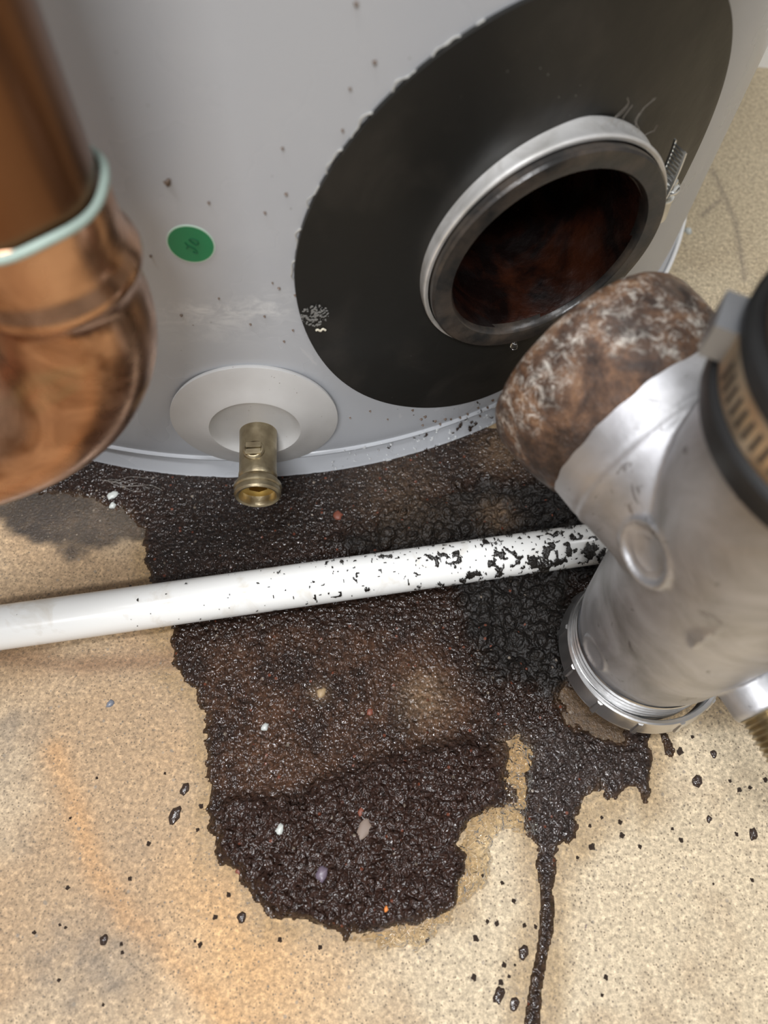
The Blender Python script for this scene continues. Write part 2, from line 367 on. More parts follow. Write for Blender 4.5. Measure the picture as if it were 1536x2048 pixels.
# dark cracks and scuffs on the far right
for ln in [[(0.2580, 0.5615), (0.2671, 0.5020), (0.2637, 0.4362)], [(0.2586, 0.5247), (0.2414, 0.5055)]]:
    colr = mix(colr, (.16, .13, .10), np.exp(-(linedist(X, Y, ln)/.0022)**2)*.55)
wet = np.clip(np.maximum(np.maximum(bwk*.75*(fine+.3), isl*.8), halo*.45*sst(.4, .6, fine)), 0, 1)
Z = np.where((X > -.3) & (X < .45) & (Y > -.12) & (Y < .6), 0, 0)*1.
floor = grid_obj('floor', np.stack([X, Y, Z], -1), np.ones((len(gx)-1, len(gy)-1), bool), flo.m,
                 color=np.concatenate([colr, wet[..., None]], -1))
tag(floor, kind='structure', label='tan stained concrete floor with fine dark speckles')

# walls and ceiling of the utility room (the white wall foot shows at the top right)
def quad_box(name, x0, x1, y0, y1, z0, z1, m, label=None):
    v, f = box(Fr((0, 0, 0), (0, 0, 1), (1, 0, 0)), x0, x1, y0, y1, z0, z1)
    o = mesh_obj(name, v, f, m, smooth=False); tag(o, kind='structure', label=label); return o
quad_box('wall_back', -1.6, 1.7, 2.6, 2.66, 0, 2.4, wallf.m)
quad_box('wall_left', -1.66, -1.6, -1.6, 2.6, 0, 2.4, wallf.m)
quad_box('wall_right', 1.7, 1.76, -1.6, 2.6, 0, 2.4, wallf.m)
quad_box('wall_front', -1.6, 1.7, -1.66, -1.6, 0, 2.4, wallf.m)
quad_box('ceiling', -1.6, 1.7, -1.6, 2.6, 2.4, 2.46, wallf.m)
quad_box('trim_1', .318, .60, .712, .80, 0, .9, wallm.m, 'white boxed wall foot behind the tank at the top right')

# ---------------------------------------------------------------- sediment
h_ = .0009
sx = np.arange(-.245, .235, h_); sy = np.arange(-.070, .285, h_)
X, Y = np.meshgrid(sx, sy, indexing='ij')
D = sdf(X, Y, MAIN)
riv = sdf(X, Y, RIVU)
f1 = fbm(X, Y, .012, 2); f2 = fbm(X, Y, .004, 5, 3); f3 = fbm(X, Y, .03, 9)
thin = sst(.030, .015, Y)*sst(.050, .056, X)        # the long runnel keeps clean edges
jag = (1-thin*.93)
D = D+((f1-.5)*.008+(f2-.5)*.005)*jag+.0004+.0006*thin
D = np.maximum(D, riv+(f2-.5)*.001)
D = np.minimum(D, -(sdf(X, Y, GAP)+(f1-.5)*.012+(f2-.5)*.01)+.0005)
D = np.minimum(D, -(sdf(X, Y, ISLE)+(f1-.5)*.008+(f2-.5)*.008))
bwe = sst(.0, .05, -(X+.165))                        # towards the left only a brown film
CL = [(0.0192, 0.2235), (0.0602, 0.2447), (0.1151, 0.2486), (0.1509, 0.2186), (0.1418, 0.1873), (0.1165, 0.1726), (0.1150, 0.1070), (0.0927, 0.1056), (0.0595, 0.1233), (0.0480, 0.1494), (0.0418, 0.1773), (-0.0187, 0.1831), (-0.0376, 0.1918)]
GR = [(-0.0787, 0.0340), (-0.0649, 0.0444), (-0.0344, 0.0486), (-0.0095, 0.0624), (0.0244, 0.0747), (0.0727, 0.0802), (0.0750, 0.0624), (0.0539, 0.0416), (0.0476, 0.0272), (0.0453, 0.0046), (0.0224, -0.0052), (-0.0039, -0.0109), (-0.0382, -0.0064), (-0.0602, 0.0120), (-0.0739, 0.0203)]
SH = [(0.0866, 0.0916), (0.1526, 0.0956), (0.1509, 0.0569), (0.1133, 0.0450), (0.0958, 0.0074), (0.0838, -0.0462), (0.0769, -0.0465), (0.0843, 0.0292), (0.0826, 0.0529)]
TN = [(-0.0988, 0.1220), (-0.0554, 0.1366), (0.0308, 0.1392), (0.0426, 0.1194), (0.0648, 0.0903), (0.0271, 0.0748), (-0.0095, 0.0624), (-0.0444, 0.0455), (-0.0781, 0.0460), (-0.0878, 0.0810)]
UP = [(-0.1543, 0.2405), (-0.0238, 0.2499), (0.0772, 0.2887), (0.0602, 0.2447), (0.0098, 0.2229), (-0.0379, 0.1952), (-0.1330, 0.1656)]
cl = sst(-.006, .008, sdf(X, Y, CL)+(f1-.5)*.02)
gr = sst(-.005, .006, sdf(X, Y, GR)+(f1-.5)*.012)
shn = sst(-.003, .006, sdf(X, Y, SH)+(f1-.5)*.008)
tn = sst(-.006, .010, sdf(X, Y, TN)+(f1-.5)*.012)
up = sst(-.006, .010, sdf(X, Y, UP)+(f1-.5)*.012)
base = .0011+.0035*cl+.0030*gr+.0002*shn+.0004*up+.0005*(f3-.5)
edge = np.clip(D/.0035, 0, 1)**.6
Hh = base*(edge)
# ripples and stamped grains
Hh += edge*(cl*.0050*(f1-.42)+cl*.0020*(f2-.5)+gr*.0026*(f1-.45)+gr*.0007*(f2-.5)+(1-cl)*(1-gr)*.0007*(f2-.5))
def stamp(n, wfun, r0, r1, k):
    global Hh
    xi = rng.integers(6, len(sx)-7, n); yi = rng.integers(6, len(sy)-7, n)
    for a, b in zip(xi, yi):
        wv = wfun[a, b]
        if rng.random() > wv or D[a, b] < .0012: continue
        r = (r0+(r1-r0)*rng.random()**2.2); q = int(r/h_)+1
        sl = (slice(max(a-q, 0), a+q+1), slice(max(b-q, 0), b+q+1))
        e = .7+.6*rng.random()
        dd = ((X[sl]-sx[a])/r)**2+((Y[sl]-sy[b])/(r*e))**2
        Hh[sl] = np.maximum(Hh[sl], Hh[a, b]+0*dd+np.where(dd < 1, k*r*np.sqrt(np.clip(1-dd, 0, 1)), -1))
stamp(9000, cl, .0012, .0048, .75)
stamp(26000, gr, .0008, .0024, .55)
stamp(6000, (1-cl)*(1-gr)*.4, .0008, .0018, .30)
Hh = np.where(D > 0, Hh, -.0008)
Cc = np.zeros(X.shape+(3,))+np.array((.018, .0095, .0065))
Cc = mix(Cc, (.014, .008, .0055), up)
Cc = mix(Cc, (.048, .023, .0125), tn*sst(.30, .62, f3*.6+f1*.4))
Cc = mix(Cc, (.023, .011, .0075), gr)
Cc = mix(Cc, (.006, .0042, .003), cl)
Cc = mix(Cc, (.024, .016, .013), shn)
for cc, s, k in [((0.0290, 0.1017), 0.01, 0.8), ((0.0274, 0.1071), 0.005, 0.6), ((-0.0291, 0.1022), 0.0035, 0.9), ((0.0694, 0.2164), 0.008, 0.5), ((0.0094, 0.2301), 0.02, 0.3), ((0.0735, 0.2685), 0.012, 0.6), ((0.0780, 0.0779), 0.006, 0.6)]:
    Cc = mix(Cc, (.15, .095, .055), gauss(X, Y, cc, s)*k*(.3+f2))
edgefilm = sst(.004, 0, D)
Cc = mix(Cc, (.06, .035, .018), edgefilm*.6)
W = .86+.14*tn+.14*shn-.72*cl-.12*gr+.1*edgefilm*(1-cl)
W = np.clip(W, .08, 1)
k4 = (D > 0); mask = k4[:-1, :-1] | k4[1:, :-1] | k4[:-1, 1:] | k4[1:, 1:]
# no muck inside the tank footprint
TC = np.array([-.1189, .5877]); TR = .3513
rt = np.hypot(X-TC[0], Y-TC[1]); out = rt > TR+.0024
mask &= out[:-1, :-1]
slud = grid_obj('wet_sediment', np.stack([X, Y, Hh], -1), mask, slu.m, color=np.concatenate([Cc, W[..., None]], -1))
tag(slud, 'dark brown wet rusty sediment spilled over the floor around the white pipe', 'sediment', kind='stuff')

# clear water creeping out at the edge of the sediment
WA = [(0.0514, 0.0050), (0.0454, -0.0018), (0.0323, -0.0131), (0.0110, -0.0184), (-0.0036, -0.0150), (0.0439, 0.0134), (0.0475, 0.0318), (0.0539, 0.0452), (0.0695, 0.0522), (0.0800, 0.0552), (0.0853, 0.0434), (0.0851, 0.0374), (0.0718, 0.0390), (0.0672, 0.0364), (0.0652, 0.0236), (0.0625, 0.0100)]
WB = [(0.0755, 0.0856), (0.0863, 0.0836), (0.0895, 0.0632), (0.0850, 0.0482), (0.0746, 0.0476), (0.0710, 0.0622)]
hx = .0015
wx = np.arange(-.09, .12, hx); wy = np.arange(-.04, .13, hx); XX, YY = np.meshgrid(wx, wy, indexing='ij')
a1 = fbm(XX, YY, .01, 3); a2 = fbm(XX, YY, .004, 6)
DW = np.maximum(sdf(XX, YY, WA), sdf(XX, YY, WB))+(a1-.5)*.010+(a2-.5)*.005
HW = np.where(DW > 0, .0006+.0012*np.clip(DW/.004, 0, 1)**.5+.0015*(a2-.5), -.0005)
kk = DW > 0; mk = kk[:-1, :-1] | kk[1:, :-1] | kk[:-1, 1:] | kk[1:, 1:]
wo = grid_obj('water_puddle', np.stack([XX, YY, HW], -1), mk, wat.m)
tag(wo, 'clear glistening water film along the lower right edge of the sediment', 'puddle')

# ---------------------------------------------------------------- crumbs, chips and drops on the floor
def pebble(name, x, y, r, m, z=0., flat=.5, jag=.25, n=10, asp=1., ang=0.):
    V = []; Fc = []; rs = [1+jag*(random.random()-.5)*2 for _ in range(n)]
    lv = [(1.0, 0.), (.94, .35), (.72, .75), (.35, .97)]
    for k, (f, h) in enumerate(lv):
        for i in range(n):
            a = 2*pi*i/n; px, py = r*f*rs[i]*cos(a)*asp, r*f*rs[i]*sin(a)/asp
            V.append((x+px*cos(ang)-py*sin(ang), y+px*sin(ang)+py*cos(ang), z+r*flat*h*(1+.2*random.random()*(k > 1))))
    for k in range(3):
        for i in range(n):
            j = (i+1) % n; Fc.append((k*n+i, k*n+j, (k+1)*n+j, (k+1)*n+i))
    Fc.append(tuple(3*n+i for i in range(n)))
    V2 = [(a-x, b-y, c-z) for a, b, c in V]
    o = mesh_obj(name, V2, Fc, m, sharp=180 if m == dropm.m else 60); o.location = (x, y, z); return o
dropm = Mat('dark_wet_drop', (.035, .022, .016), .12); dropm.bump(dropm.noise(500, 2), .0008, .6)
chipw = Mat('white_scale_chip', (.46, .48, .45), .3); chipt = Mat('tan_stone', (.34, .24, .13), .5)
chipp = Mat('purple_stone', (.13, .10, .13), .35); chipr = Mat('red_rust_flake', (.17, .05, .028), .5)
chipo = Mat('orange_grain', (.62, .20, .04), .5); chipg = Mat('grey_stone', (.16, .17, .20), .25); chipk = Mat('brown_pebble', (.20, .15, .12), .6)
def Hs(x, y):
    i = int((x-sx[0])/h_); j = int((y-sy[0])/h_)
    return max(0., float(Hh[i-1:i+2, j-1:j+2].mean())) if 0 < i < len(sx)-1 and 0 < j < len(sy)-1 else 0.
specials = [
 ((-0.0940, 0.0480), 0.00311, 'dropm', 'sediment_drop', 'large oval dark drop on the bare floor left of the sediment', 'drop', 0.35),
 ((-0.0968, 0.0353), 0.00357, 'dropm', 'sediment_drop', 'teardrop dark splash just below the large oval drop at left', 'drop', 0.35),
 ((-0.1200, -0.0213), 0.00261, 'dropm', 'sediment_drop', 'brown wet blob on the grey smudge at the lower left', 'drop', 0.4),
 ((-0.0563, -0.0080), 0.00241, 'dropm', 'sediment_drop', 'glossy round drop against the lower left edge of the sediment', 'drop', 0.4),
 ((0.0795, -0.0155), 0.00287, 'dropm', 'sediment_drop', 'dark ragged drop just left of the long runnel, lower part', 'drop', 0.35),
 ((0.0674, -0.0335), 0.00303, 'dropm', 'sediment_drop', 'elongated dark splash at the bottom left of the runnel', 'drop', 0.3),
 ((0.0744, -0.0368), 0.00302, 'dropm', 'sediment_drop', 'flat brown drop at the bottom beside the runnel', 'drop', 0.22),
 ((0.1747, 0.0677), 0.00345, 'dropm', 'sediment_drop', 'glossy brown drop on bare floor right of the sediment lobes', 'drop', 0.3),
 ((0.1998, 0.0433), 0.00283, 'dropm', 'sediment_drop', 'black elongated splash near the right edge of the picture', 'drop', 0.3),
 ((0.1780, 0.0492), 0.00181, 'dropm', 'sediment_drop', 'small black drop on bare floor, left of the black elongated splash', 'drop', 0.4),
 ((0.1857, 0.0825), 0.00216, 'dropm', 'sediment_drop', 'small black speck below the threaded side outlet', 'drop', 0.4),
 ((0.1103, -0.0032), 0.00194, 'chipk', 'floor_pebble', 'flat grey brown pebble set in the floor right of the runnel', 'pebble', 0.1),
 ((-0.1422, 0.0889), 0.00217, 'chipg', 'grey_stone', 'small blue grey stone on the floor below the white pipe', 'stone', 0.6),
 ((-0.1694, 0.2167), 0.00312, 'chipw', 'scale_chip', 'clear whitish flake on wet sediment below the copper elbow', 'chip', 0.4),
 ((-0.1678, 0.2097), 0.00217, 'chipw', 'scale_chip', 'small white crumb just below the whitish flake near the copper elbow', 'chip', 0.7),
 ((-0.0566, 0.0816), 0.00216, 'chipw', 'scale_chip', 'white crumb in the brown glistening middle of the sediment', 'chip', 0.7),
 ((-0.0422, 0.0314), 0.00254, 'chipw', 'scale_chip', 'long pale chip lying in the lower dark sediment', 'chip', 0.5),
 ((-0.0282, 0.1017), 0.00276, 'chipt', 'tan_stone', 'tan pebble in the glistening middle of the sediment', 'stone', 0.5),
 ((-0.0193, 0.0125), 0.00347, 'chipp', 'purple_stone', 'purple grey stone in the lower sediment', 'stone', 0.45),
 ((-0.0002, 0.0338), 0.00407, 'chipk', 'brown_stone', 'flat brown stone in the lower sediment above the purple one', 'stone', 0.25),
 ((0.0127, -0.0010), 0.00122, 'chipo', 'orange_grain', 'tiny orange grain near the lower edge of the sediment', 'grain', 0.7),
 ((-0.0283, 0.2121), 0.00311, 'chipr', 'rust_flake', 'red brown rust flake above the white pipe', 'flake', 0.4),
 ((-0.0025, 0.0419), 0.00180, 'chipr', 'rust_flake', 'red rust flake above the flat brown stone', 'flake', 0.4),
 ((-0.0009, 0.0930), 0.00191, 'chipr', 'rust_flake', 'red rust flake in the upper glistening sediment', 'flake', 0.5),
 ((-0.0607, 0.0118), 0.00173, 'chipr', 'rust_flake', 'red rust flake at the lower left rim of the sediment', 'flake', 0.4)]
MM = dict(dropm=dropm.m, chipw=chipw.m, chipt=chipt.m, chipp=chipp.m, chipr=chipr.m, chipo=chipo.m, chipg=chipg.m, chipk=chipk.m)
for (x, y), r, mk_, nm, lab, cat, fl_ in specials:
    asp = 1.25 if 'oval' in lab or 'long' in lab or 'flat' in lab else 1.1
    tag(pebble(nm, x, y, r, MM[mk_], z=Hs(x, y)-.0002, flat=fl_, asp=asp, ang=1.2, n=12, jag=.22), lab, cat)
smalls = [((-0.1075, 0.0214), 0.00125), ((-0.1426, -0.0003), 0.00122), ((-0.1133, 0.0053), 0.00123), ((-0.1114, -0.0225), 0.00095), ((-0.1491, 0.0309), 0.00076), ((-0.1057, 0.0550), 0.00078), ((-0.1403, 0.0507), 0.00078), ((-0.1102, -0.0259), 0.00094), ((0.0804, -0.0044), 0.00121), ((0.0753, -0.0211), 0.00071), ((0.0668, -0.0043), 0.00145), ((0.0624, -0.0037), 0.00121), ((0.0568, -0.0112), 0.00144), ((0.0755, 0.0059), 0.00123), ((0.0558, -0.0272), 0.00141), ((0.0700, -0.0214), 0.00142), ((0.0723, -0.0259), 0.00094), ((0.0685, -0.0285), 0.00141), ((0.0857, -0.0046), 0.00097), ((0.1314, 0.0451), 0.00129), ((0.1406, 0.0340), 0.00127), ((0.1160, 0.0326), 0.00178), ((0.1318, 0.0389), 0.00154), ((0.1157, 0.0423), 0.00103), ((0.1674, 0.0827), 0.00189), ((0.1752, 0.0906), 0.00109), ((0.1965, 0.0645), 0.00158), ((0.1921, 0.0688), 0.00106), ((0.2023, 0.0661), 0.00132), ((0.1620, 0.0383), 0.00128), ((0.1912, 0.0428), 0.00103), ((0.1955, 0.0218), 0.00100), ((0.1757, 0.0189), 0.00075), ((0.1222, 0.0467), 0.00103), ((0.1082, 0.0271), 0.00101), ((0.0700, 0.0135), 0.00099), ((0.0606, 0.0161), 0.00100), ((0.1583, 0.0433), 0.00103), ((0.2113, 0.0704), 0.00133), ((-0.1536, -0.0200), 0.00095), ((-0.1422, -0.0162), 0.00072), ((-0.1393, -0.0171), 0.00095), ((-0.1369, -0.0383), 0.00093), ((-0.1145, -0.0468), 0.00092), ((-0.0771, -0.0194), 0.00071), ((-0.0744, -0.0209), 0.00119), ((-0.0642, 0.0008), 0.00146), ((-0.0842, 0.0290), 0.00101), ((-0.0844, 0.0403), 0.00128), ((-0.0692, -0.0091), 0.00120), ((-0.0369, -0.0168), 0.00119), ((-0.0176, -0.0189), 0.00119), ((0.0335, -0.0130), 0.00120), ((0.1183, -0.0239), 0.00118), ((0.1158, -0.0310), 0.00094)]
proto = None
LEFTX, RIGHTX = -.015, .088
for (x, y), r in smalls:
    if proto is None:
        proto = pebble('small_sediment_drop', 0, 0, 1., dropm.m, flat=.45, n=9, jag=.28); o = proto
    else:
        o = proto.copy(); COL.objects.link(o)
    o.location = (x, y, Hs(x, y)-.0001); o.scale = (r, r*random.uniform(.7, 1.2), r); o.rotation_euler = (0, 0, random.random()*6)
    side = 'left of the sediment' if x < LEFTX else 'beside the long thin runnel' if x < RIGHTX else 'right of the long thin runnel'
    tag(o, 'tiny dark sediment speck on the bare floor '+side, 'drop', 'tiny specks '+side)

# ---------------------------------------------------------------- tank
cx, cy = TC
tank = empty('water_heater', (0, 0, 0))
tag(tank, 'large light grey cylindrical water heater standing on the floor', 'water heater')
phd, zd, rd = .5437, .1567, .1181
nrm = lambda p: Vector((sin(p), -cos(p), 0))
tng = lambda p: Vector((cos(p), sin(p), 0))
def on_tank(p, z, l=0): return Vector((cx, cy, z))+nrm(p)*(TR+l)
# shell, with a round hole behind the cleanout neck
na = 720; ths = np.linspace(-pi, pi, na+1)+phd
zs = np.array([.0195, .022, .026, .032]+list(np.arange(.037, .32, .004))+[.4, .55, .8, 1.2, 1.5])
inset = np.array([-.0010, -.0004, 0, 0]+[0]*(len(zs)-4))
TH, ZZ = np.meshgrid(ths, zs, indexing='ij'); IR = TR+np.broadcast_to(inset, TH.shape)
P = np.stack([cx+IR*np.sin(TH), cy-IR*np.cos(TH), ZZ], -1)
dh = np.hypot((TH-phd)*TR, ZZ-zd)
ko = dh > .055
msk = ko[:-1, :-1] & ko[1:, 1:] & ko[:-1, 1:] & ko[1:, :-1]
sc1, sc2, sc3 = (0.1066, 0.1469), (0.1733, 0.1504), (0.0895, 0.1386)
gm = lambda c, sa, sb: np.exp(-(((TH-c[0])*TR/sa)**2+((ZZ-c[1])/sb)**2))
scm = np.clip(gm(sc1, .022, .006)+gm(sc2, .012, .009)*.7+gm(sc3, .03, .014)*.4, 0, 1)
shell = grid_obj('shell', P, msk, tankm.m, tank, color=np.stack([scm, scm, scm, np.ones_like(scm)], -1))
zax = Fr((cx, cy, 0), (0, 0, 1), (1, 0, 0))
top = mesh_obj('top_cap', *lathe(zax, [(.001, 1.53), (.25, 1.525), (.34, 1.51), (TR, 1.50)], 96), tankm.m, tank)
skirt = mesh_obj('base_skirt', *lathe(zax, [(TR-.003, .0225), (TR+.0002, .0212), (TR+.0012, .0198), (TR+.0006, .0182), (TR-.0012, .0168), (TR-.0010, .0150),
                 (TR+.0004, .012), (TR+.0018, .003), (TR+.0026, .0014), (TR+.0022, .0), (TR-.006, .0)], 480), tankm.m, tank)
flm = Mat('bright_rim', (.8, .8, .78), .3)
# black gasket disc wrapped on the shell
nr, nt = 14, 160
def disc_pt(r, t, l): return on_tank(phd+r*cos(t)/TR, zd+r*sin(t), l)
V = []; Fc = []
rad = [.050+(rd-.050)*i/nr for i in range(nr+1)]
for i, r in enumerate(rad):
    for k in range(nt):
        t = 2*pi*k/nt; w_ = 1+.004*sin(3*t+.5)+.003*sin(7*t)
        V.append(disc_pt(r*(w_ if i == nr else 1), t, .0022+(.0006 if i > nr-2 else 0)*max(0, sin(t*2+1))))
for k in range(nt):
    t = 2*pi*k/nt; w_ = 1+.004*sin(3*t+.5)+.003*sin(7*t)
    V.append(disc_pt(rd*w_*1.001, t, -.0005))
for i in range(nr+1):
    for k in range(nt):
        k2 = (k+1) % nt; Fc.append((i*nt+k, i*nt+k2, (i+1)*nt+k2, (i+1)*nt+k))
gd = mesh_obj('gasket_disc', V, Fc, foam.m, tank); gd['label'] = 'large black rubber disc around the cleanout neck'
# pale glue rim along the disc's upper left edge
def arc_blob(t0, t1, r, rw, l, m, name):
    pts = [disc_pt(r+.0012*sin(40*t)+.0006*sin(93*t), t, l) for t in np.linspace(t0, t1, 140)]
    return mesh_obj(name, *tube(pts, [rw*(.5+.7*random.random()) for _ in pts], 6), m, tank)
glue = Mat('dried_glue', (.42, .41, .38), .6)
ab = arc_blob(radians(112), radians(176), rd+.0004, .00042, .0004, glue.m, 'glue_bead'); ab['label'] = 'pale rough glue line along the black disc edge'
# scuffed patch on the disc's left edge
scf = Mat('grey_scuff', (.20, .20, .19), .7)
sp0 = (0.2302, 0.1439)
V = []; n = 40
fr_s = Fr(Vector((cx, cy, sp0[1]))+nrm(sp0[0])*(TR+.0026), nrm(sp0[0]))
bs = bmesh.new()
for i in range(150):
    a = random.random()*6.28; q = random.random()**.6; px, py = .0065*q*cos(a), .0072*q*sin(a)
    ph = sp0[0]+px/TR
    c0 = Vector((cx, cy, sp0[1]+py))+nrm(ph)*(TR+.0030)
    f_ = Fr(c0, nrm(ph)); rr_ = random.uniform(.0002, .0008)
    vs = [bs.verts.new(f_.p(rr_*random.uniform(.5, 1.3)*cos(k), rr_*random.uniform(.5, 1.3)*sin(k), 0)) for k in np.linspace(0, 5.4, 7)]
    cv = bs.verts.new(f_.p(0, 0, .0002))
    for k in range(7): bs.faces.new((vs[k], vs[(k+1) % 7], cv))
me = bpy.data.meshes.new('scuff_patch'); bs.to_mesh(me); me.materials.append(scf.m)
so = bpy.data.objects.new('scuff_patch', me); COL.objects.link(so); so.parent = tank; so['kind'] = 'stuff'; so['label'] = 'pale grey scuff on the left edge of the black disc'
s1 = (0.2368, 0.1339)
pts = [on_tank(s1[0]+(k-6)*.0013/1.2, s1[1]+.0006*sin(k*.9)+.00*k, .0032) for k in range(13)]
sg = mesh_obj('sealant_string', *tube(pts, .00055, 6), Mat('cream_sealant', (.66, .62, .5), .5).m, tank)

# cleanout neck: rusty tube, rubber sleeve, band clamp
af = phd-.1273; de = -.0408
av = Vector((sin(af)*cos(de), -cos(af)*cos(de), sin(de)))
NC = on_tank(phd, zd, .0154)
nf = Fr(NC, av, tng(af))        # l = 0 at the mouth
wob = lambda t, l: .006*sin(2*t+.6)+.003*sin(5*t)
wobi = lambda t, l: .012*sin(3*t+1)+.007*sin(7*t)
mesh_obj('neck_tube', *lathe(nf, [(.0545, -.05), (.0545, -.004), (.0485, -.004), (.0470, -.020), (.0465, -.06), (.0465, -.16), (.0001, -.16)], 128, wob=lambda t, l: .5*wobi(t, l)), rust.m, tank)['label'] = 'dark wet rusty inside of the cleanout neck'
mesh_obj('rubber_sleeve', *lathe(nf, [(.0600, -.034), (.0592, -.02), (.0588, -.006), (.0594, -.0035), (.0594, -.0012), (.0584, 0), (.0545, .0004), (.0500, -.0002), (.0489, -.0016), (.0484, -.006)], 128, wob=lambda t, l: wob(t, l)*.3+(wobi(t, l) if l > -.001 and False else 0)), sleevem.m, tank)['label'] = 'thick dark rubber sleeve on the neck'
clamp = mesh_obj('hose_clamp', *lathe(nf, [(.0598, -.0180), (.0612, -.0180), (.0619, -.0174), (.0621, -.0165), (.0617, -.0150), (.0617, -.0075), (.0621, -.0062), (.0618, -.0052), (.0612, -.0048), (.0598, -.0050)], 160, wob=lambda t, l: .002*sin(2*t+.6)), band.m, tank)
clamp['label'] = 'brushed stainless band clamp around the neck'
# worm housing at the right-hand side of the band
tc0 = 0.1309
cf_ = Fr(nf.p(.0612*cos(tc0), .0612*sin(tc0), -.012), nf.t*cos(tc0)+nf.b*sin(tc0), nf.b*cos(tc0)-nf.t*sin(tc0))
# local frame: l = radially outwards, x = tangent (upwards), y = along neck axis-ish
tl = []
def tail(s): # tangent distance -> radial lift
    return .0005+.0012*(s/.01)**1.0+.10*s*0 if s < 0 else .0008+(s**2)/.24*0+.0035*sin(min(s, .028)/.028*pi*.5)
W2 = .0052
ss = [-.001+.0021*i for i in range(16)]
bt = []
for i in range(15):
    l0, l1 = tail(ss[i]), tail(ss[i+1])
    for ya, yb in ((-W2, -W2*.72), (W2*.72, W2)):
        V = [cf_.p(s, y, l+dl) for s, l in ((ss[i], l0), (ss[i+1], l1)) for y in (ya, yb) for dl in (0, .0006)]
        bt.append((V, [(0, 1, 3, 2), (4, 6, 7, 5), (0, 4, 5, 1), (2, 3, 7, 6), (0, 2, 6, 4), (1, 5, 7, 3)]))
    s0_, s1_ = ss[i]+.0001, ss[i]+.0010
    V = [cf_.p(s+y*.16, y, tail(s)+dl) for s in (s0_, s1_) for y in (-W2*.8, W2*.8) for dl in (0.0001, .0007)]
    bt.append((V, [(0, 1, 3, 2), (4, 6, 7, 5), (0, 4, 5, 1), (2, 3, 7, 6), (0, 2, 6, 4), (1, 5, 7, 3)]))
tl = mesh_obj('slotted_tail', *merge(*bt), zinc.m, clamp, smooth=False); tl['label'] = 'loose slotted end of the clamp band'
hs = Fr(cf_.p(-.004, 0, .0048), cf_.t, cf_.b)     # axis along tangent
mesh_obj('worm_housing', *merge(lathe(hs, [(.0001, -.008), (.0044, -.008), (.0047, -.007), (.0047, .004), (.0050, .0045), (.0050, .0058), (.0042, .006), (.0001, .006)], 20),
         box(cf_, -.013, .002, -.0060, .0060, -.0002, .0022)), zinc.m, clamp)
hx_ = Fr(cf_.p(.0055, 0, .0055), cf_.t, cf_.b)
mesh_obj('clamp_screw', *merge(lathe(hx_, [(.0030, -.005), (.0030, .001), (.0052, .001), (.0052, .0022), (.0040, .0024), (.0038, .0055), (.0030, .0062), (.0001, .0062)], 6),
         lathe(hx_, [(.0052, .0004), (.0056, .0008), (.0056, .0018), (.0052, .0022)], 20)), zinc.m, clamp, smooth=False)['label'] = 'zinc hex-head clamp screw'
# hanging water drop under the neck
dz = -1.6406
wd = mesh_obj('water_drop', *lathe(Fr((0, 0, 0), (0, 0, 1), (1, 0, 0)), [(.0001, -.0046), (.0014, -.0041), (.0021, -.0030), (.0020, -.0017), (.0013, -.0004), (.0009, .0010), (.0001, .0018)], 16),
              Mat('drop_water', (1, 1, 1), .02, 0, Transmission_Weight=1., IOR=1.33).m)
wd.location = nf.p(.0594*cos(dz), .0594*sin(dz), -.001)+Vector((0, 0, -.0012)); tag(wd, 'clear water drop hanging from the lower lip of the cleanout neck', 'drop')

# white escutcheon and brass drain valve
pe, ze, re_ = .1237, .0634, .0462
ef = Fr(on_tank(pe, ze, .002), nrm(pe), tng(pe))
mesh_obj('escutcheon', *lathe(ef, [(.0455, -.0022), (re_, -.0008), (re_, .0004), (.0448, .0010), (.038, .0028), (.030, .0052), (.0262, .0068), (.0252, .0070), (.0246, .0064), (.0225, .0035), (.0190, .0018), (.0150, .0014), (.0090, .0014), (.0001, .0014)], 128), platem.m, tank)['label'] = 'round off-white plastic plate behind the brass valve'
zv = .0525; pv = radians(7.15)
vf = Fr(on_tank(pv, zv, 0), nrm(pv), tng(pv))
def hexr(t): return .0062/cos(((t+pi/6) % (pi/3))-pi/6)
valve = mesh_obj('drain_valve', *lathe(vf, [(.0060, -.002), (.0108, -.002), (.0106, .008), (.0105, .012), (.0104, .030), (.0107, .0315), (.0107, .034), (.0103, .035), (.0118, .0368), (.0130, .0385), (.0132, .0405), (.0124, .0412), (.0128, .0425), (.0128, .0445), (.0118, .0456), (.0104, .0452), (.0098, .0430), (.0096, .0400), (.0092, .0395)], 64), brass.m, tank)
valve['label'] = 'tarnished brass drain valve'
V = []; n = 48
for i in range(n):
    t = 2*pi*i/n
    hr = hexr(t)*.78
    for r, l in ((.0098, .0400), (hr*1.02, .0394), (hr, .0385), (hr, .0300), (.0001, .0300)): V.append(vf.p(r*cos(t), r*sin(t), l))
Fc = [(i*5+j, ((i+1) % n)*5+j, ((i+1) % n)*5+j+1, i*5+j+1) for i in range(n) for j in range(4)]
mesh_obj('hex_socket', V, Fc, brassy.m, valve)['label'] = 'bright brass hexagonal bore in the valve mouth'
uf = Fr(vf.p(-.0012, 0, .0215)+Vector((0, 0, .0096)), (0, 0, 1), tng(pv))
scr_m = merge(lathe(uf, [(.0062, -.003), (.0060, .0010), (.0052, .0020), (.0046, .0022), (.0044, .0012), (.0042, .0012)], 28),
              box(uf, -.0041, .0041, -.0040, -.0007, 0, .0030), box(uf, -.0041, .0041, .0006, .0040, 0, .0024))
mesh_obj('valve_stem', *scr_m, brass.m, valve, sharp=25)['label'] = 'slotted brass stem on top of the valve'

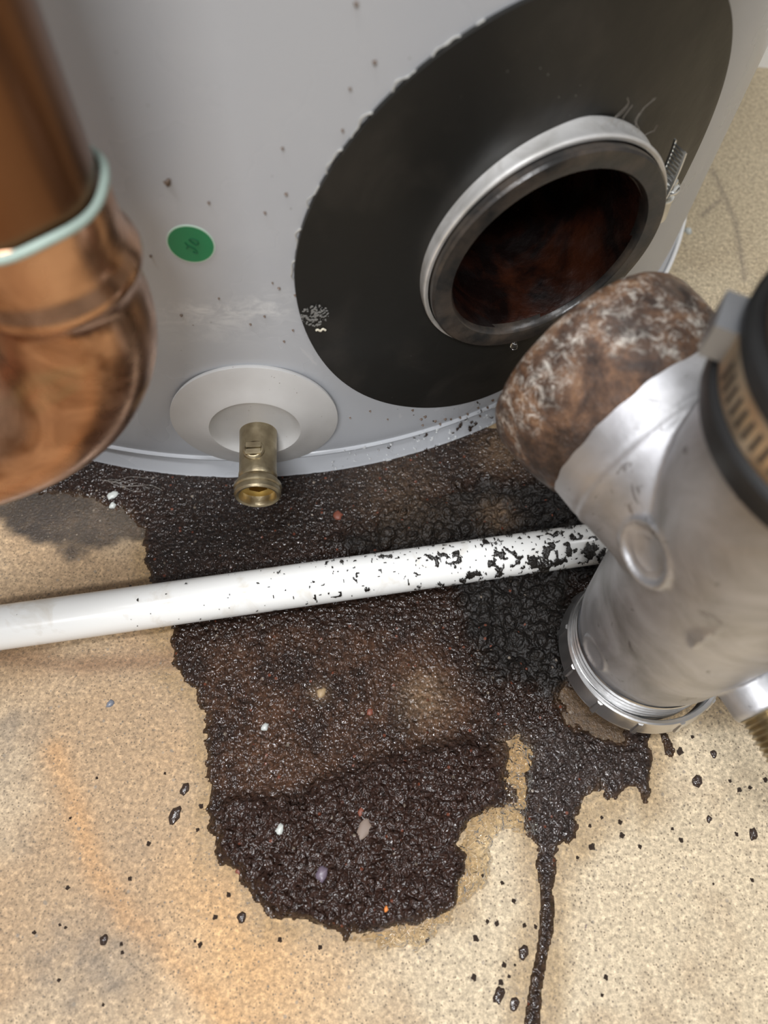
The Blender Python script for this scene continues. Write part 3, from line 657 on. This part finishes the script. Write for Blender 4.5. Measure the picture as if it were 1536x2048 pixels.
# green dot sticker with hand written letters
sph, sz = radians(5.25), .1873
def st_pt(x, y, l): return on_tank(sph+x/TR, sz+y, l)
def st_disc(r, l, name, m, par):
    V = [st_pt(0, 0, l)]; Fc = []
    for j, f in enumerate((.5, 1.)):
        for i in range(48): V.append(st_pt(r*f*cos(2*pi*i/48), r*f*sin(2*pi*i/48), l))
    for i in range(48): V.append(st_pt(r*cos(2*pi*i/48), r*sin(2*pi*i/48), -.0002))
    for i in range(48):
        k = (i+1) % 48; Fc += [(0, 1+i, 1+k), (1+i, 49+i, 49+k, 1+k), (49+i, 97+i, 97+k, 49+k)]
    return mesh_obj(name, V, Fc, m, par)
stick = st_disc(.0098, .0003, 'dot_sticker', stedge.m, tank); stick['label'] = 'round green dot sticker marked JD'
st_disc(.0093, .0004, 'sticker_face', green.m, stick)['label'] = 'green sticker face'
def stroke(pts, name):
    P_ = [st_pt(x*.001, y*.001, .0006) for x, y in pts]
    o = mesh_obj(name, *tube(P_, .00022, 6), ink.m, stick); return o
stroke([(-2.2, 1.2), (-1.6, .1), (-1.2, -.6), (-1.7, -1.6), (-2.2, -2.0)], 'letter_j_top')
stroke([(-1.3, -.4), (.0, -1.2), (1.2, -2.2), (1.8, -3.4), (1.9, -4.4), (1.0, -4.4), (.1, -3.6)], 'letter_j_stem')
stroke([(-.3, 2.6), (.6, 3.2), (2.0, 2.9), (3.2, 2.0), (3.4, .9), (2.6, -.1), (1.8, .1), (.8, 1.3), (-.3, 2.6)], 'letter_d')
# two specks and grime on the shell
grime = Mat('brown_grime', (.10, .06, .035), .4)
V = []; Fc = []
spk_l = [((0.0833, 0.2168), 0.00128), ((0.0857, 0.2181), 0.00077), ((0.1230, 0.2078), 0.00051), ((0.1831, 0.2019), 0.00051), ((0.1878, 0.1605), 0.00064), ((0.1806, 0.1641), 0.00038), ((0.0555, 0.1453), 0.00064), ((0.1639, 0.1434), 0.00051), ((0.2827, 0.2500), 0.00051), ((0.3072, 0.2582), 0.00077), ((0.2091, 0.2099), 0.00064), ((0.2103, 0.2298), 0.00051), ((0.2742, 0.2347), 0.00051), ((0.2892, 0.2773), 0.00077), ((0.2072, 0.1554), 0.00051), ((0.1852, 0.1251), 0.00051), ((0.1435, 0.1386), 0.00051), ((0.1993, 0.1324), 0.00051), ((0.1098, 0.1562), 0.00038), ((0.2136, 0.1557), 0.00051), ((0.0401, 0.1806), 0.00051), ((0.3100, 0.0561), 0.00064), ((0.3855, 0.0471), 0.00077), ((0.4037, 0.0349), 0.00089), ((0.2761, 0.0532), 0.00051), ((0.4321, 0.0280), 0.00102), ((0.4435, 0.0227), 0.00077), ((0.4988, 0.0229), 0.00077), ((0.5194, 0.0257), 0.00077), ((0.5494, 0.0273), 0.00102), ((0.5697, 0.0201), 0.00077), ((0.3412, 0.0441), 0.00051), ((0.5290, 0.0143), 0.00064), ((0.4082, 0.0278), 0.00077), ((0.4648, 0.0242), 0.00064), ((0.4838, 0.0221), 0.00077), ((0.4522, 0.0265), 0.00102), ((0.4109, 0.0364), 0.00102), ((0.5419, 0.0209), 0.00077)]
parts_ = []
for (p_, z_), r_ in spk_l:
    f_ = Fr(on_tank(p_, z_, .0004), nrm(p_)); parts_.append(lathe(f_, [(r_*1.1, -.0008), (r_, .0001), (r_*.6, .0006), (.0001, .0008)], 7, wob=lambda t, l: .25*sin(3*t)))
gs = mesh_obj('grime_specks', *merge(*parts_), grime.m, tank); gs['kind'] = 'stuff'; gs['label'] = 'brown grime specks on the grey shell'
# glistening splashes on the skirt below the black disc
skx = np.linspace(.2, .62, 420); skz = np.linspace(.0015, .036, 60); A, B = np.meshgrid(skx, skz, indexing='ij')
m1 = fbm(A*TR, B, .004, 8, 3); m2 = fbm(A*TR, B, .02, 11, 2)
thr = .83-.14*sst(.28, .50, A)-.05*(m2-.4)+.10*sst(.004, .034, B)
mm_ = m1 > thr
rad_ = TR+.0004+np.where(B < .017, .0016*(1-B/.017)+.0002, 0)+.0012*np.clip((m1-thr)/.05, 0, 1)
P = np.stack([cx+rad_*np.sin(A), cy-rad_*np.cos(A), B], -1)
ms_ = grid_obj('splash_marks', P, (mm_[:-1, :-1] & mm_[1:, 1:]), dropm.m, tank); ms_['kind'] = 'stuff'; ms_['label'] = 'dark wet splashes along the base skirt'
m3 = fbm(A*TR, B, .003, 13, 3) > .70
rad_ = TR+.0006+np.where(B < .017, .0016*(1-B/.017)+.0002, 0)+.0010*m3
clr = Mat('clear_droplets', (.75, .77, .78), .08)
P = np.stack([cx+rad_*np.sin(A), cy-rad_*np.cos(A), B], -1)
m3 &= (A > .24) & (B < .022)
ms2 = grid_obj('skirt_droplets', P, (m3[:-1, :-1] & m3[1:, 1:]), clr.m, tank); ms2['kind'] = 'stuff'; ms2['label'] = 'clear droplets on the base skirt'
# bright lower rim on the right
pts = [Vector((cx, cy, .0022))+nrm(p)*(TR+.0042) for p in np.linspace(.75, 1.75, 60)]
mesh_obj('bottom_rim', *tube(pts, .0016, 8), flm.m, tank)['label'] = 'thin bright rim under the skirt at the right'
pebw = pebble('white_crumb', 0.2270, 0.4854, .0030, chipw.m, flat=1.0, n=8); tag(pebw, 'white crumb on the floor against the tank rim at the right', 'crumb')

# ---------------------------------------------------------------- white pvc pipe
pa = PIPE0-(PIPE1-PIPE0)*.9; pb = PIPE1+(PIPE1-PIPE0)*.75
pr = .0124; pz = pr+.0015
pd = np.append(PIPE1-PIPE0, 0); pd = pd/np.linalg.norm(pd)
ppipe = empty('white_pipe', (float(pa[0]), float(pa[1]), 0)); tag(ppipe, 'white plastic pipe lying across the floor in front of the tank', 'pipe')
L_ = float(np.linalg.norm(pb-pa))
pf = Fr((0, 0, pz), Vector(pd), (0, 0, 1))
mesh_obj('pipe_tube', *lathe(pf, [(.0100, 0), (pr, 0), (pr, L_), (.0100, L_), (.0100, L_-.03)], 64), pvc.m, ppipe)
s_ = np.arange(0, .42, .00045); th_ = np.linspace(-1.75, 1.75, 100)   # angle from the top
A, B = np.meshgrid(s_, th_, indexing='ij')
off = .9*float(np.linalg.norm(PIPE1-PIPE0))
u_ = A-.0                                            # metres along from PIPE0
q1 = fbm(A, B*pr, .0042, 3, 4); q2 = fbm(A, B*pr, .030, 6, 3); q3 = vn(A, B*pr, .0018, 12)
dens = sst(.085, .33, A)
thr = .85-.24*dens**1.0-.12*(q2-.45)*(A > .1)
# more along the far upper edge
farside = np.exp(-((B*-1+1.0)/.35)**2)
thr = thr-.10*farside*sst(.14, .3, A)
mk1 = (q1 > thr)
q4 = vn(A, B*pr, .0028, 14)
mk2 = ((q3 > .945-.16*dens) | (q4 > .955-.12*dens)) & (A > .07)
mkk = mk1 | mk2
lift = pr+.0001+.0016*np.clip((q1-thr)/.08, 0, 1)**.6+.0006*mk2
tv = pf.t; bv = pf.b
ct, st_ = np.cos(B), np.sin(B)
P = np.array(pf.C)+np.array(pf.a)*(A+off)[..., None]+np.array(tv)*(lift*ct)[..., None]+np.array(bv)*(lift*st_)[..., None]
spt = grid_obj('sediment_spatter', P, (mkk[:-1, :-1] & mkk[1:, 1:]), mud.m, ppipe); spt['kind'] = 'stuff'; spt['label'] = 'black sediment specks spattered on the pipe'

# ---------------------------------------------------------------- copper pipe and elbow (near the lens)
cpx, cpy = -.110, .172
cop = empty('copper_pipe', (cpx, cpy, 0)); tag(cop, 'blurred copper pipe with an elbow at the upper left', 'pipe')
cf = Fr((0, 0, 0), (0, 0, 1), (1, 0, 0))
mesh_obj('pipe_run', *lathe(cf, [(.0185, .236), (.0243, .236), (.0243, 1.2)], 64), copperd.m, cop)
pts = []; rs = []
for z_, r_ in ((.2650, .0240), (.2640, .0255), (.2600, .0262), (.2540, .0262), (.2480, .0264), (.2440, .0272), (.2415, .0290), (.2390, .0297), (.2365, .0290), (.2335, .0270), (.2300, .0266), (.2260, .0268), (.2200, .0272)):
    pts.append((0, 0, z_)); rs.append(r_)
R_b = .05; dd_ = Vector((cos(3.61), sin(3.61), 0))
for k in range(1, 19):
    a = radians(5)*k; p_ = dd_*(R_b-R_b*cos(a)); pts.append((p_.x, p_.y, .220-R_b*sin(a))); rs.append(.0272+.0008*sin(2*a))
for q_, r_ in ((.004, .0272), (.008, .0272), (.010, .029), (.014, .0292), (.016, .0270), (.040, .0265)):
    p_ = dd_*(R_b+q_); pts.append((p_.x, p_.y, .220-R_b)); rs.append(r_)
el = mesh_obj('elbow', *tube(pts, rs, 64), copper.m, cop); el['label'] = 'bright copper elbow turning left'
ring = [cf.p(.0262*cos(t), .0262*sin(t), .2652+.0014*sin(2*t+2)+.0008*sin(5*t)) for t in np.linspace(0, 2*pi, 60)]
mesh_obj('solder_ring', *tube(ring, .0014, 10), verd.m, cop)['label'] = 'pale green verdigris ring at the solder joint'
mesh_obj('horizontal_run', *lathe(Fr(dd_*(R_b+.03)+Vector((0, 0, .220-R_b)), dd_, (0, 0, 1)), [(.0243, 0), (.0243, .4)], 48), copperd.m, cop)

# ---------------------------------------------------------------- aluminium drain tee
tx, ty = .1419, .1316
tee = empty('drain_tee', (tx, ty, 0)); tag(tee, 'cast aluminium drain tee with a rusty branch end, right foreground', 'pipe fitting')
az, elv, zb = -.6124, .0319, .1537
vfr = Fr((0, 0, 0), (0, 0, 1), (1, 0, 0))
adir = Vector((sin(az)*cos(elv), cos(az)*cos(elv), sin(elv)))
bfr = Fr((0, 0, zb), adir, (cos(az), -sin(az), 0))
odir = Vector((.45, -.89, .0)).normalized()
ofr = Fr(Vector((.018, -.017, .083)), odir)
bm_v = lathe(vfr, [(.0001, .040), (.0372, .040), (.0378, .050), (.040, .058), (.0415, .085), (.043, .12), (.045, .16), (.0455, .20), (.0445, .25), (.0001, .25)], 96)
bm_b = lathe(bfr, [(.0001, -.02), (.0425, -.02), (.0430, .030), (.0438, .0445), (.0446, .0465), (.0446, .0475), (.0440, .049), (.0446, .051), (.0447, .072), (.0001, .072)], 96)
bm_o = lathe(ofr, [(.0001, -.03), (.0150, -.03), (.0140, .012), (.0138, .030), (.0128, .032), (.0001, .032)], 48)
def boss(fr, r1, r2, h): return lathe(fr, [(.0001, -.004), (.0001, h*.15), (r1*.55, h*.15), (r1*.62, h*.5), (r1*.70, h*.15), (r1-.001, h*.25), (r1, h), (r2, h), (r2+.001, -.004)], 40)
bo1 = boss(Fr(Vector((-0.0434, -0.0111, 0.1637)), Vector((-.90, -.42, .12))), .0118, .0138, .0030)
bo2 = boss(Fr(Vector((-0.0350, -0.0173, 0.0623)), Vector((-0.8968, -0.4424, 0.0000))), .0078, .0094, .0019)
body = mesh_obj('tee_body', *merge(bm_v, bm_b, bm_o, bo1, bo2), alu.m, tee, smooth=True)
rm = body.modifiers.new('remesh', 'REMESH'); rm.mode = 'VOXEL'; rm.voxel_size = .0009; rm.use_smooth_shade = True
smd = body.modifiers.new('smooth', 'SMOOTH'); smd.factor = .5; smd.iterations = 5
body['label'] = 'grey cast aluminium tee body'
# rusty scaled hub at the branch end
cr = mesh_obj('rusty_hub', *lathe(bfr, [(.0440, .062), (.0450, .0635), (.0460, .0650), (.0476, .072), (.0488, .080), (.0494, .088), (.0492, .095), (.0480, .100), (.0455, .1040), (.0420, .106), (.0380, .105), (.0375, .095), (.0375, .07)], 160,
       wob=lambda t, l: .006*sin(3*t+l*60)+.004*sin(11*t+l*300)+.003*sin(23*t-l*500)), crust.m, tee); cr['label'] = 'rusty scaled end with white crust'
# threads, then the loose lugged ring
th = []
prof = [(.0365, .016)]
for i in range(6):
    z0 = .018+i*.0042; prof += [(.0368, z0), (.0384, z0+.0012), (.0384, z0+.0022), (.0368, z0+.0034)]
prof += [(.0374, .0435), (.0385, .0445), (.0382, .046)]
mesh_obj('threads', *lathe(vfr, prof, 120), alub.m, tee)['label'] = 'bright machined thread at the lower end'
rf_ = Fr((.0015, -.0012, .0), (.03, .02, 1), (1, 0, 0))
rg = mesh_obj('ring_nut', *lathe(rf_, [(.0392, .0200), (.0396, .0290), (.0402, .0302), (.0416, .0304), (.0424, .0298), (.0428, .0285), (.0436, .0190), (.0440, .0178), (.0430, .0165), (.0392, .0165)], 120, closed=True), alub.m, tee)
rg['label'] = 'loose aluminium ring nut with lugs'
for i in range(12):
    a = 2*pi*i/12+.35
    lf = Fr(rf_.p(.0428*cos(a), .0428*sin(a), .0175), rf_.a, rf_.t*cos(a)+rf_.b*sin(a))
    mesh_obj('lug', [lf.p(x, y, z) for x, y, z in ((-.001, -.003, 0), (.0022, -.0012, 0), (.0022, .0012, 0), (-.001, .003, 0), (-.001, -.0022, .0118), (.0006, -.0009, .0112), (.0006, .0009, .0112), (-.001, .0022, .0118))],
             [(0, 3, 2, 1), (4, 5, 6, 7), (0, 1, 5, 4), (1, 2, 6, 5), (2, 3, 7, 6), (3, 0, 4, 7)], alub.m, rg, smooth=False)
# brass threaded nipple in the side outlet
prof = [(.0001, .020), (.0100, .020)]
for i in range(16):
    z0 = .031+i*.0026; prof += [(.0108, z0), (.0122, z0+.0013)]
prof += [(.0108, .0735), (.0001, .0735)]
mesh_obj('threaded_nipple', *lathe(ofr, prof, 56), brass.m, tee)['label'] = 'brass threaded nipple'

# rubber coupling with band and the pipe above
cpl = empty('rubber_coupling', (tx, ty, 0)); tag(cpl, 'black rubber pipe coupling with a slotted steel band, right edge', 'coupling')
mesh_obj('sleeve', *lathe(vfr, [(.0450, .2300), (.0500, .2305), (.0508, .2325), (.0508, .2395), (.0496, .2412), (.0482, .2420), (.0482, .2560), (.0498, .2570), (.0500, .2600), (.0488, .2620), (.0455, .2625)], 96), blackr.m, cpl)
bd = mesh_obj('steel_band', *lathe(vfr, [(.0484, .2425), (.0492, .2422), (.0494, .2430), (.0494, .2550), (.0490, .2556), (.0484, .2554)], 96), Mat('warm_steel', (.62, .50, .36), .35, 1).m, cpl)
slotm = Mat('slot_shadow', (.03, .025, .02), .6)  # shade inside the band's slots, painted as thin dark boxes; no openings cut
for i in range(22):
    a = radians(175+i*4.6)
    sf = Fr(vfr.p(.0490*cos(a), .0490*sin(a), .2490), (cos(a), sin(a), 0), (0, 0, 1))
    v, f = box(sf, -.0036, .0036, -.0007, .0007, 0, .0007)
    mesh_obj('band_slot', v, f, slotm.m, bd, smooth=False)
hf = Fr(vfr.p(.0496*cos(2.75), .0496*sin(2.75), .250), (0, 0, 1), (cos(2.75), sin(2.75), 0))
mesh_obj('screw_housing', *merge(box(hf, -.001, .0060, -.0075, .0075, -.006, .006)), Mat('grey_steel', (.30, .31, .33), .4, .8).m, cpl, smooth=False)
dpipe = empty('drain_pipe', (tx, ty, .2640)); tag(dpipe, 'brown grey drain pipe rising at the right edge of the picture', 'pipe')
mesh_obj('pipe_tube', *lathe(Fr((0, 0, 0), Vector((-.2, .3, 1)), (1, 0, 0)), [(.0400, 0), (.0440, 0), (.0440, .32)], 72), greyp.m, dpipe)

# a few pale hairs caught on the clamp band and on the wet floor
hm = Mat('pale_hair', (.45, .42, .38), .5)
hb = []
for k in range(7):
    a = radians(55+k*4); p0 = nf.p(.0622*cos(a), .0622*sin(a), -.010)
    d_ = Vector((random.uniform(-.4, .4), random.uniform(-.6, 0), random.uniform(.3, 1))).normalized()
    pp = [p0+d_*s*.004+Vector((sin(s*1.3+k), cos(s+k), 0))*.0007*s for s in range(5)]
    hb.append(tube(pp, .00010, 4))
ho = mesh_obj('hair', *merge(*hb), hm.m); tag(ho, 'wisp of pale hairs caught on top of the clamp band', 'hair', kind='stuff')
hb = []
for k in range(6):
    ph_ = random.random()*6; sl_ = random.uniform(-.25, .35)
    pp = [Vector((-0.1787+q*.0022+.002*k, 0.2283-.004+sl_*.002*q+.0016*sin(q*.5+ph_), .0030+.0004*k)) for q in range(10+k)]
    hb.append(tube(pp, .00006, 4))
ho = mesh_obj('hair', *merge(*hb), hm.m); tag(ho, 'wisp of grey hairs on the wet sediment at the tank foot', 'hair', kind='stuff')
